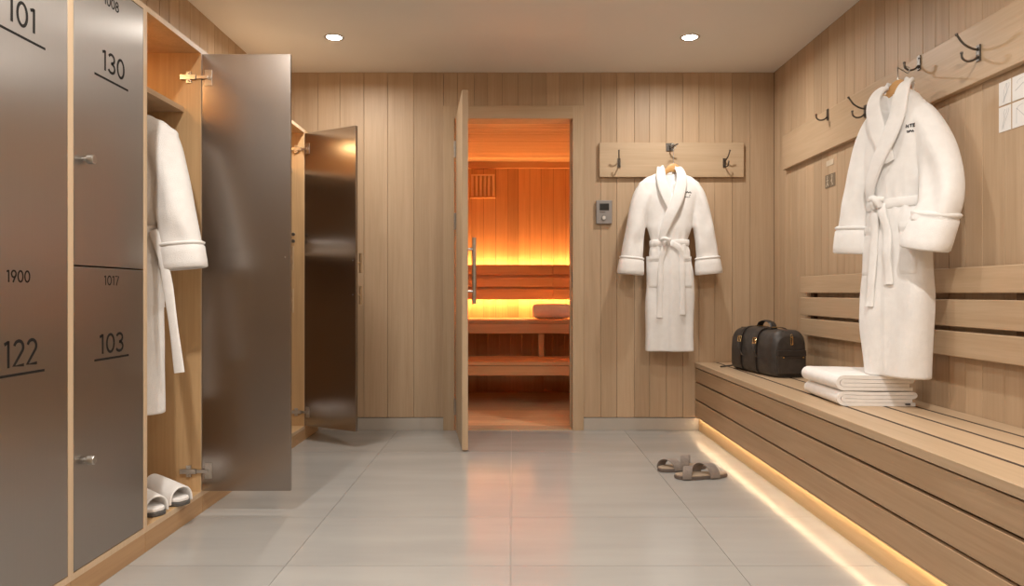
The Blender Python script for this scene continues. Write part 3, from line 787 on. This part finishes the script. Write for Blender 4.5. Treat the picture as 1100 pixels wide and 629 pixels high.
def hanger(label, loc, rotz, hooktop):
    """wooden hanger, loc = middle of the wood's top; hooktop = local point where the wire hangs"""
    t = thing('clothes_hanger', label, 'clothes hanger', loc, rotz, 'wooden clothes hangers')
    s = MB(); pts = cat([(-.145,0,-.150),(-.085,0,-.085),(-.035,0,-.022),(0,0,-.006),(.035,0,-.022),(.085,0,-.085),(.145,0,-.150)], 6)
    rings = []
    for p in pts:
        e = 1-abs(p[0])/.17; h = .010+.020*e**1.5; th = .0065
        rings.append([(p[0], p[1]+th*math.cos(2*PI*k/14), p[2]-h+h*math.sin(2*PI*k/14)) for k in range(14)])
    s.loft(rings); obj('hanger_arm', s, M['hanger'], t, smooth=80, local=True)
    hx_, hy_, hz_ = hooktop; r = .016
    pl = [(0,0,-.008),(0,0,hz_-2.2*r)]
    c_ = (hx_, hy_, hz_-r)
    for a in range(-60, 200, 20): pl.append((c_[0]+r*math.cos(math.radians(a)), c_[1], c_[2]+r*math.sin(math.radians(a))))
    s = MB(); s.tube(pl, .0022, 8); obj('hanger_hook', s, M['metal'], t, smooth=80, local=True)
    return t

# far wall robe
RB = (W(721,178,4.62).x, 4.68, W(721,178,4.66).z)
robe('white bathrobe hanging from the short hook board beside the sauna door', RB, 0, 1,
     logo=[('ln', ([(.088,-.176),(.094,-.172),(.100,-.180),(.104,-.172),(.112,-.180),(.122,-.174),(.126,-.181),(.132,-.180)], .0045)),
           ('ln', ([(.086,-.184),(.084,-.190),(.092,-.186)], .004)), ('ln', ([(.118,-.198),(.124,-.194)], .004)),
           ('ln', ([(.088,-.206),(.112,-.209)], .003)), ('ln', ([(.116,-.204),(.121,-.209)], .003))])
# side wall robe
RR = (1.578, 2.94, 1.785); RROT = math.radians(-67)
PROF2 = [(-.045,.066,.036,.034),(-.075,.098,.044,.038),(-.115,.128,.052,.040),(-.18,.152,.058,.042),(-.27,.158,.063,.040),(-.38,.144,.062,.038)]+PROF[6:]
near = [(.060,-.125,0,.045,.038),(.112,-.175,0,.058,.048),(.172,-.30,-.004,.072,.054),(.208,-.42,-.016,.078,.056),(.226,-.52,-.044,.078,.058),(.206,-.60,-.066,.078,.058)]
far_ = [(.060,-.125,0,.045,.038),(.105,-.175,0,.055,.046),(.150,-.29,-.002,.060,.050),(.178,-.42,-.006,.062,.053),(.196,-.54,-.010,.066,.056),(.202,-.62,-.012,.070,.056)]
robe('white bathrobe hanging over the bench against the side wall', RR, RROT, 2, sl_r=near, sl_l=far_, lx=.028, prof=PROF2,
     cuff_r=(.190,-.70,-.090,.080,.060), cuff_l=(.206,-.695,-.012,.074,.058), knot=(-.035,-.492),
     tails=[[(-.045,-.51),(-.052,-.62),(-.060,-.80),(-.066,-.92)], [(-.02,-.50),(.012,-.60),(.020,-.72),(.024,-.83)]],
     logo=[('txt', ('NTE', .088,-.212,.012,.036,.0032)), ('txt', ('SPA', .092,-.233,.0085,.026,.0022))])
# locker robe
LT = [(.090,-.110,0,.045,.040),(.130,-.15,0,.070,.050),(.165,-.28,-.004,.072,.056),(.195,-.42,-.010,.072,.058),(.215,-.52,-.012,.074,.058),(.222,-.57,-.012,.074,.058)]
robe('white bathrobe hanging inside the open locker', (-1.50,2.79,1.658), 0, 3, sl_r=LT, sl_l=LT, cuff_r=(.228,-.645,-.012,.078,.058), cuff_l=(.228,-.645,-.012,.078,.058),
     tails=[[(-.04,-.51),(-.05,-.65),(-.055,-.92)], [(.128,-.50,-.050),(.175,-.62,-.066),(.205,-.78,-.072),(.238,-1.04,-.070)]])

# ------------------------------------------------------------------ hook rails
def hook(parent, m_, double=True, single_small=False):
    """hook in local frame: plate on plane y=0, projecting to -y, z up"""
    s = MB(); s.box(-.010,.010,-.006,0,-.030,.030)
    s.cyl((0,-.008,.020),(0,-.006,.020),.004,10); s.cyl((0,-.008,-.020),(0,-.006,-.020),.004,10)
    low = cat([(0,-.004,-.010),(0,-.022,-.026),(0,-.045,-.030),(0,-.062,-.020),(0,-.066,-.002)], 6)
    s.tube(low, .0042, 10, 1.0); s.cyl((0,-.066,-.003),(0,-.066,.004),.0055,12,.001)
    if double:
        up = cat([(0,-.004,.012),(0,-.030,.018),(0,-.060,.036),(0,-.084,.068)], 6)
        s.tube(up, .0042, 10); s.cyl((0,-.083,.064),(0,-.086,.072),.0055,12,.001)
    s.v = [tuple(m_ @ Vector(p)) for p in s.v]
    return obj('coat_hook', s, M['bronze'], parent, smooth=50)
rail = thing('hook_rail', 'short oak hook board on the far wall beside the sauna door', 'hook rail', (1.065,D,1.693))
s = MB(); s.box(.584,1.548,D-.030,D-.0005,1.693,1.923); obj('board', s, M['oak_x'], rail, bev=.003)
for px, py in ((665,175),(778,175)):
    p = W(px, py, D-.03); sg = -1 if px < 700 else 1
    hook(rail, Matrix.Translation((p.x, D-.030, p.z)) @ Matrix.Rotation(math.radians(9*sg),4,'Z'))
p = W(719.5,158,D-.03); s = MB(); s.box(p.x-.026,p.x+.026,D-.037,D-.030,p.z-.026,p.z+.026)
s.tube(cat([(p.x,D-.036,p.z-.002),(p.x,D-.060,p.z-.012),(p.x+.006,D-.085,p.z-.012),(p.x+.02,D-.110,p.z-.002),(p.x+.036,D-.118,p.z+.004)],6), .0045, 10)
s.cyl((p.x,D-.044,p.z+.012),(p.x,D-.037,p.z+.012),.007,14)
obj('coat_hook', s, M['bronze'], rail, smooth=50)
hzt = p.z-.004
hanger('wooden hanger holding the bathrobe by the sauna door', (p.x+.002, 4.682, 1.772), 0, (.0,0,hzt-1.772+.006))
rail = thing('hook_rail', 'long oak hook board running along the side wall above the bench', 'hook rail', (RX,3.0,1.705))
s = MB(); s.box(RX-.030,RX-.0005,1.2,4.585,1.705,1.925); obj('board', s, M['oak_y'], rail, bev=.003)
HX = RX-.030
for px, py, dbl in ((889.6,119.6,False),(930,119.6,True),(988,63,False),(1052,57,True)):
    Y = F*HX/(px-CX); z = CH+(CY-py)*Y/F
    z = min(z, 1.895)
    if px == 988: HK = (HX, Y, z)
    h = hook(rail, Matrix.Translation((HX, Y, z)) @ Matrix.Rotation(math.radians(90 if False else -90),4,'Z'), dbl)
hkp = (HX-.062, HK[1], HK[2]-.022)
hl = (RR[0], RR[1], RR[2]-.012)
rot = Matrix.Rotation(-RROT, 3, 'Z'); dl = rot @ (Vector(hkp)-Vector(hl))
hanger('wooden hanger holding the bathrobe above the bench', (RR[0]+.004, RR[1], 1.800), RROT, (dl.x,dl.y,hkp[2]-1.800+.006))
hanger('wooden hanger under the shelf of the open locker', (-1.50,2.795,1.640), 0, (-.06,0,.024))

# ------------------------------------------------------------------ backrest on the side wall
t = thing('slat_panel', 'three horizontal oak backrest slats fixed above the bench', 'backrest', (RX,2.8,.675))
for z0, z1 in ((.674,.772),(.790,.895),(.920,1.017)):
    s = MB(); s.rnd = R.random(); s.box(1.712,1.738,1.0,4.26,z0,z1); obj('slat', s, M['oak_y'], t, bev=.004)
for y in (1.3,2.45,3.55,4.15):
    s = MB(); s.box(1.739,RX-.0005,y-.02,y+.02,.685,1.005); obj('bracket', s, M['bench_dark'], t)

# ------------------------------------------------------------------ bench
t = thing('bench', 'long slatted wooden bench lit from below along the side wall', 'bench', (1.5,2.6,0))
BY0, BY1 = .3, D-.002
for x0, x1 in ((1.225,1.3665),(1.3817,1.5245),(1.5397,1.6495),(1.6647,1.757)):
    s = MB(); s.rnd = R.random(); s.box(x0,x1,BY0,BY1,.423,.455); obj('seat_slat', s, M['oak_y'], t, bev=.003)
for z0, z1 in ((.331,.417),(.213,.321),(.1005,.203)):
    s = MB(); s.rnd = R.random(); s.box(1.228,1.252,BY0,BY1,z0,z1); obj('front_board', s, M['bench'], t, bev=.003)
s = MB(); s.box(1.275,1.755,BY0,BY1,.398,.414); s.box(1.254,1.275,BY0,BY1,0,.42); s.box(1.275,1.755,BY0+.05,BY0+.07,0,.42); s.box(1.275,1.755,2.4,2.42,0,.42)
obj('frame', s, M['bench_dark'], t)  # dark colour under the slats and behind the boards stands in for gap shade
s = MB(); s.box(1.2525,1.2538,BY0,BY1,0,.084); obj('kick_board', s, M['kick'], t)
s = MB(); s.box(1.228,1.236,BY0,BY1,.094,.1005); obj('lip', s, M['bench'], t)
s = MB(); s.box(1.2368,1.2418,2.05,BY1-.02,.0944,.1003); s.box(1.2368,1.2418,BY0+.02,2.02,.0944,.1003); obj('led_strip', s, M['warmled'], t)
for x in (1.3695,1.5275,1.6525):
    s = MB(); s.box(x-.0025,x+.0117,BY0,BY1,.424,.4544); obj('gap_shade_strip', s, M['dark'], t)  # near-black strips stand in for the shade in the seat gaps

# ------------------------------------------------------------------ sauna control, sign, drawings
t = thing('sauna_controller', 'small grey control unit with dark display on the far wall', 'control unit', (.62,D,1.38))
p0 = W(640.3,240.3,D-.02); p1 = W(657.5,215,D-.02)
s = MB(); s.box(p0.x,p1.x,D-.026,D-.0003,p0.z,p1.z); body = obj('housing', s, M['plastic'], t, bev=.005, seg=3)
wx = p1.x-p0.x; hz = p1.z-p0.z
s = MB(); s.box(p0.x+wx*.22,p1.x-wx*.2,D-.0275,D-.026,p0.z+hz*.57,p1.z-hz*.14); obj('display', s, M['screen'], t)
s = MB(); s.cyl((p0.x+wx*.48,D-.026,p0.z+hz*.25),(p0.x+wx*.48,D-.036,p0.z+hz*.25),.014,24,.002); obj('dial', s, M['chrome'], t, smooth=40)
s = MB(); s.box(p0.x+wx*.22,p1.x-wx*.45,D-.0272,D-.026,p0.z+hz*.48,p0.z+hz*.50); obj('printed_line', s, M['ink'], t)

t = thing('pictogram_sign', 'small brown pictogram plate on the side wall under the hook board', 'sign', (RX,3.98,1.55))
def ry(px): return F*RX/(px-CX)
def rz(py, px): return CH+(CY-py)*ry(px)/F
ya, yb, yc, yd = ry(887), ry(892), ry(892.8), ry(897.4)
zt = 1.577; zb_ = 1.505
s = MB(); s.box(RX-.003,RX-.0002,yb,ya,zb_,zt); s.box(RX-.003,RX-.0002,yd,yc,zb_,zt); obj('plate', s, M['signm'], t)
s = MB()
fn = lambda u,v,d:(RX-.003-d, ya-u, zb_+v)
s.strip(arc(.028,.058,.006,.006,0,360,14), fn, .003, 0, .0008); s.strip([(.028,.05),(.028,.026),(.014,.008)], fn, .005, 0, .0008); s.strip([(.028,.026),(.040,.010)], fn, .005,0,.0008)
s.strip([(.016,.04),(.040,.04)], fn, .004,0,.0008)
s.strip(arc(.085,.058,.006,.006,0,360,14), fn, .003, 0, .0008); s.strip([(.085,.05),(.085,.022),(.095,.012),(.085,.010)], fn, .005, 0, .0008); s.strip([(.070,.03),(.085,.04)], fn, .004,0,.0008)
obj('pictogram', s, M['signl'], t)
s = MB(); s.box(RX-.002,RX-.0002,ry(895.5),ry(888),1.625,1.655); tag(obj('sticker', s, M['signl']), 'small pale sticker above the pictogram plate', 'sticker')
rs = random.Random(5)
LBS = {(0,0):'upper small drawing sheet, nearer the robe, of the four pinned sheets',(0,1):'lower small drawing sheet, nearer the robe, of the four pinned sheets',
       (1,0):'upper drawing sheet at the picture edge among four pinned sheets',(1,1):'lower drawing sheet at the picture edge among four pinned sheets'}
for ci, (y1_, y0_) in enumerate(((2.588,2.527),(2.519,2.42))):
    for ri, (z1_, z0_) in enumerate(((1.676,1.592),(1.586,1.497))):
        t = thing('drawing_sheet', LBS[(ci,ri)], 'drawing', (RX,(y0_+y1_)/2,z0_), group='white drawing sheets on the wall')
        s = MB(); s.box(RX-.002,RX-.0002,y0_,y1_,z0_,z1_); obj('paper', s, M['paper'], t)
        s = MB(); fn = lambda u,v,d:(RX-.002-d, y1_-u, z0_+v)
        wd, hh = y1_-y0_, z1_-z0_
        if ci == 0:
            for q in range(3):
                x = wd*rs.uniform(.25,.5); pts = [(x, hh*.1)]
                for i in range(6): x += wd*rs.uniform(-.02,.12); pts.append((min(x,wd*.9), hh*(.1+.13*(i+1))))
                s.strip(pts, fn, .0010, 0, .0005)
        else:
            s.strip([(wd*.15,hh*.40),(wd*.55,hh*.62),(wd*.95,hh*.55)] if ri == 0 else [(wd*.22,hh*.15),(wd*.22,hh*.75),(wd*.62,hh*.35),(wd*.9,hh*.5)], fn, .0014, 0, .0005)
            s.strip(arc(wd*.5,hh*.72,wd*.25,hh*.12,20,200,12), fn, .0008, 0, .0005)
        obj('pencil_sketch', s, M['pencil'], t)

# ------------------------------------------------------------------ sandals
def sandal(loc, rotz, label, mirror=1):
    t = thing('sandal', label, 'sandal', loc, rotz, 'grey strap sandals on the floor')
    L_ = .275
    def out(k_):
        pts = []
        for k in range(40):
            a = 2*PI*k/40; x = math.cos(a); y = math.sin(a)
            w_ = .048 + .006*(-x)*(1 if True else 0) - .008*math.exp(-((x-.15)/.35)**2)
            pts.append((x*L_/2*k_, math.copysign(abs(y)**.8, y)*w_*k_+.006*mirror*(x*x)))
        return pts
    s = MB(); s.prism(out(1), lambda u,v,d:(u,v,d), 0, .016); obj('sole', s, M['sole'], t, bev=.003, local=True)
    s = MB(); s.prism(out(.97), lambda u,v,d:(u,v,d), .016, .021); obj('footbed', s, M['insole'], t, bev=.002, local=True)
    # toe at -x. two broad straps
    for x0, x1, hgt, sk in ((-.092,-.046,.054,.026),(-.004,.046,.068,-.030)):
        s = MB(); rr = []
        for i in range(25):
            a = PI*i/24; cy = math.cos(a)*.0495; cz = .006+hgt*math.sin(a)**.95
            shift = sk*math.cos(a)*mirror; taper = .004*math.sin(a)
            xa, xb = x0+shift-taper*.5, x1+shift+taper*.5
            ny_, nz_ = math.cos(a), math.sin(a)
            rr.append([(xa,cy,cz),(xb,cy,cz),(xb,cy-ny_*.004,cz-nz_*.004),(xa,cy-ny_*.004,cz-nz_*.004)])
        s.loft(rr); obj('strap', s, M['taupe'], t, bev=.0012, local=True, smooth=50)
    return t
sandal((.945,3.575,0.0005), math.radians(9), 'taupe two strap sandal lying nearer the glowing bench base', 1)
sandal((.885,3.74,0.0005), math.radians(16), 'taupe two strap sandal behind the other one, toward the sauna', -1)

# ------------------------------------------------------------------ duffel bag
bx, by = 1.492, 4.20; brot = math.radians(98)
bag = thing('duffel_bag', 'dark brown leather duffel bag with two buckled straps on the bench', 'bag', (bx,by,BZ+.001), brot)
# local x runs along the bag (towards the far wall is +x), local y: +y faces the room
BL, BW, BH = .27, .110, .262
def bagsec(u):       # u -1..1 along the length
    e = 1-max(0, abs(u)-.90)/.10*.16
    return BW*e*(1-.05*u*u), BH*(.985+.02*math.cos(u*2))*(1-(1-e)*.6)
s = MB(); rr = []
def bagring(x, hw, h, n=48, off=0):
    out = []
    for k in range(n):
        a = 2*PI*k/n; c_, s_ = math.cos(a), math.sin(a)
        ex_ = .32 if s_ < 0 else .55
        yy = math.copysign(abs(c_)**ex_, c_)*(hw+off); zz = math.copysign(abs(s_)**ex_, s_)
        z = h/2 + zz*(h/2)
        yy *= 1-.08*max(0, zz)
        out.append((x, yy, max(-.0, z+(off if zz > -.5 else 0))))
    return out
us = [-1,-.99,-.97,-.93,-.85]+[-.85+1.7*i/16 for i in range(1,16)]+[.85,.93,.97,.99,1]
for u in us:
    hw, h = bagsec(u); k_ = 1
    if abs(u) > .96: k_ = .97 if abs(u) < .995 else .93
    rr.append([(p[0], p[1]*k_+.002*noise.noise(Vector((u*4, p[2]*9, 3))), p[2]*(k_ if abs(u) > .96 else 1)+(.004*math.sin(u*5+p[1]*9) if p[2] > .15 else 0)) for p in bagring(u*BL, hw, h)])
s.loft(rr); obj('bag_body', s, M['leather'], bag, local=True, smooth=60)
def bagy(z, hw, h):
    zz = (z-h/2)/(h/2); e_ = .32 if zz < 0 else .55
    sn = min(1, abs(zz))**(1/e_); return hw*math.sqrt(max(0,1-sn*sn))**e_*(1-.08*max(0,zz))
for u in (-.30,.40):
    hw, h = bagsec(u); s = MB(); rr = []
    a = [bagring(u*BL-.013, hw, h, 48, .003), bagring(u*BL-.013, hw, h, 48, .0065), bagring(u*BL+.013, hw, h, 48, .0065), bagring(u*BL+.013, hw, h, 48, .003)]
    rr = [[ring[k] for ring in a] for k in range(48)]
    s.loft(rr, loop=True); st = obj('strap', s, M['strapm'], bag, local=True, smooth=50)
    # buckle on the room side, upper
    s = MB(); zb2 = .190; yb_ = bagy(zb2-.013,hw,h)+.013; yt_ = bagy(zb2+.016,hw,h)+.013
    s.tube([(u*BL-.019,yb_,zb2-.015),(u*BL+.019,yb_,zb2-.015),(u*BL+.019,yt_,zb2+.018),(u*BL-.019,yt_,zb2+.018),(u*BL-.019,yb_,zb2-.015)], .0036, 8)
    s.cyl((u*BL,yb_,zb2-.017),(u*BL,yt_,zb2+.016),.0026,8)
    obj('buckle', s, M['brass'], st, local=True, smooth=50)
    s = MB(); rr = []
    for i in range(9):
        q = i/8; x = u*BL-.006-.050*q*q; z = zb2-.010-.085*q; y = bagy(z,hw,h)+.013+.012*math.sin(q*PI)
        rr.append([(x-.011,y,z),(x+.011,y,z),(x+.011,y-.003,z),(x-.011,y-.003,z)])
    s.loft(rr); obj('strap_end', s, M['strapm'], st, local=True, smooth=50)
# carrying handle
s = MB(); pts = cat([(-.085,0,BH-.004),(-.08,.0,BH+.010),(-.058,0,BH+.030),(0,0,BH+.040),(.058,0,BH+.030),(.08,0,BH+.010),(.085,0,BH-.004)], 6)
rr = []
for i, p in enumerate(pts):
    a_ = Vector(pts[max(i-1,0)]); b_ = Vector(pts[min(i+1,len(pts)-1)]); T = (b_-a_).normalized(); nn_ = T.cross(Vector((0,1,0)))
    rr.append([Vector(p)+Vector((0,.020*math.cos(2*PI*k/12),0))+nn_*.005*math.sin(2*PI*k/12) for k in range(12)])
s.loft(rr); obj('carrying_handle', s, M['strapm'], bag, local=True, smooth=60)
s = MB()
for x in (-.085,.085): s.tube([(x-.012,-.018,BH+.006),(x+.012,-.018,BH+.006),(x+.012,.018,BH+.006),(x-.012,.018,BH+.006),(x-.012,-.018,BH+.006)], .0022, 8)
obj('handle_ring', s, M['brass'], bag, local=True, smooth=60)
# zip along the top
s = MB()
for i in range(30):
    x = -BL*.9+i*BL*1.8/29; s.box(x-.006,x+.006,.030,.037,bagsec(x/BL)[1]-.007,bagsec(x/BL)[1]-.001)
obj('zip', s, M['strapm'], bag, local=True)
# end panel facing the viewer (local -x): pocket, flap, padlock style pull
s = MB(); fn = lambda u,v,d: (-BL-d+.003, u*.84, v)
pk = [(-.098,.02),(.098,.02),(.100,.128),(-.100,.128)]
s.prism(pk, fn, 0, .016); obj('end_pocket', s, M['leather'], bag, bev=.005, local=True, seg=3)
s = MB(); s.prism([(-.100,.118),(.100,.118),(.098,.150),(-.098,.150)], fn, .004, .019); obj('pocket_flap', s, M['strapm'], bag, bev=.003, local=True)
s = MB(); s.strip([(-.07,.112),(.05,.112)], fn, .010, .017, .021); obj('pocket_strap', s, M['strapm'], bag, bev=.001, local=True)
s = MB(); s.cyl(fn(.062,.112,.017), fn(.062,.112,.023), .005, 12); s.cyl(fn(-.075,.112,.017), fn(-.075,.112,.023), .004, 12); obj('rivet', s, M['brass'], bag, local=True, smooth=50)
s = MB(); s.prism([(-.012,.178),(.006,.178),(.006,.225),(-.012,.225)], fn, .002, .012)
s.strip(arc(-.003,.228,.007,.009,0,360,16), fn, .003, .003, .008)
obj('zip_pull', s, M['brass'], bag, bev=.0015, local=True)
s = MB(); s.strip([(.0,.183),(.0,.218)], fn, .006, .0121, .0135); obj('pull_tab', s, M['strapm'], bag, local=True)
# corner patches & shoulder strap end lying on the bench
s = MB(); s.tube(cat([(BL*.96,BW*.55,.02),(BL+.02,BW*.8,.012),(BL+.045,BW*1.05,.006),(BL+.03,BW*1.35,.005)],6), .0055, 8, .8); obj('shoulder_strap', s, M['strapm'], bag, local=True, smooth=60)

# ------------------------------------------------------------------ downlights
GRP = 'recessed ceiling downlights'
def downlight(x, y, label, power):
    t = thing('ceiling_light', label, 'ceiling light', (x,y,HZ), 0, GRP)
    s = MB(); n = 40; prof = [(.058,HZ-.0005),(.057,HZ-.004),(.050,HZ-.005),(.044,HZ-.003),(.042,HZ-.0005)]
    s.loft([[(x+r_*math.cos(2*PI*k/n), y+r_*math.sin(2*PI*k/n), z_) for k in range(n)] for r_, z_ in prof], False, False)
    obj('trim_ring', s, M['metal'], t, smooth=60)
    s = MB(); s.cyl((x,y,HZ-.0025),(x,y,HZ-.0005),.0425,32); obj('lens', s, M['lens'], t)
    ld = bpy.data.lights.new('lamp', 'AREA'); ld.shape = 'DISK'; ld.size = .085; ld.energy = power; ld.color = (1,.945,.865); ld.spread = math.radians(168)
    lo = bpy.data.objects.new('lamp', ld); COL.objects.link(lo); lo.parent = t; lo.location = (0,0,-.008)
PW = 25
downlight(-1.03, 4.15, 'recessed downlight above the lockers side of the ceiling', 12)
downlight(1.03, 4.15, 'recessed downlight above the hook board and hanging robe', 12)
downlight(.15, 2.9, 'recessed downlight added outside the picture, over the middle of the floor', 11)  # added lamp, puts a highlight band on the steel locker doors
for x, y in ((-1.03,1.6),(1.03,1.6),(-1.03,-.8),(1.03,-.8)):
    downlight(x, y, 'recessed downlight outside the picture, %s, %s' % ('over the lockers' if x < 0 else 'over the bench', 'just before the viewer' if y > 0 else 'behind the viewer'), PW)

# ------------------------------------------------------------------ world, camera, output
wd = bpy.data.worlds.new('world'); sc.world = wd; wd.use_nodes = True
wd.node_tree.nodes['Background'].inputs[0].default_value = (.9,.8,.7,1); wd.node_tree.nodes['Background'].inputs[1].default_value = .02
cd = bpy.data.cameras.new('camera'); co = bpy.data.objects.new('camera', cd); COL.objects.link(co)
co.location = (0,0,CH); co.rotation_euler = (PI/2,0,0); cd.sensor_width = 36; cd.lens = F/1100*36; cd.clip_start = .02
sc.camera = co
sc.view_settings.view_transform = 'Standard'; sc.view_settings.look = 'None'; sc.view_settings.gamma = 1; sc.view_settings.use_curve_mapping = False
sc.view_settings.exposure = 0.05
sc.cycles.max_bounces = 10; sc.cycles.diffuse_bounces = 6; sc.cycles.glossy_bounces = 4
sc.cycles.use_denoising = True
sc.cycles.sample_clamp_indirect = 6
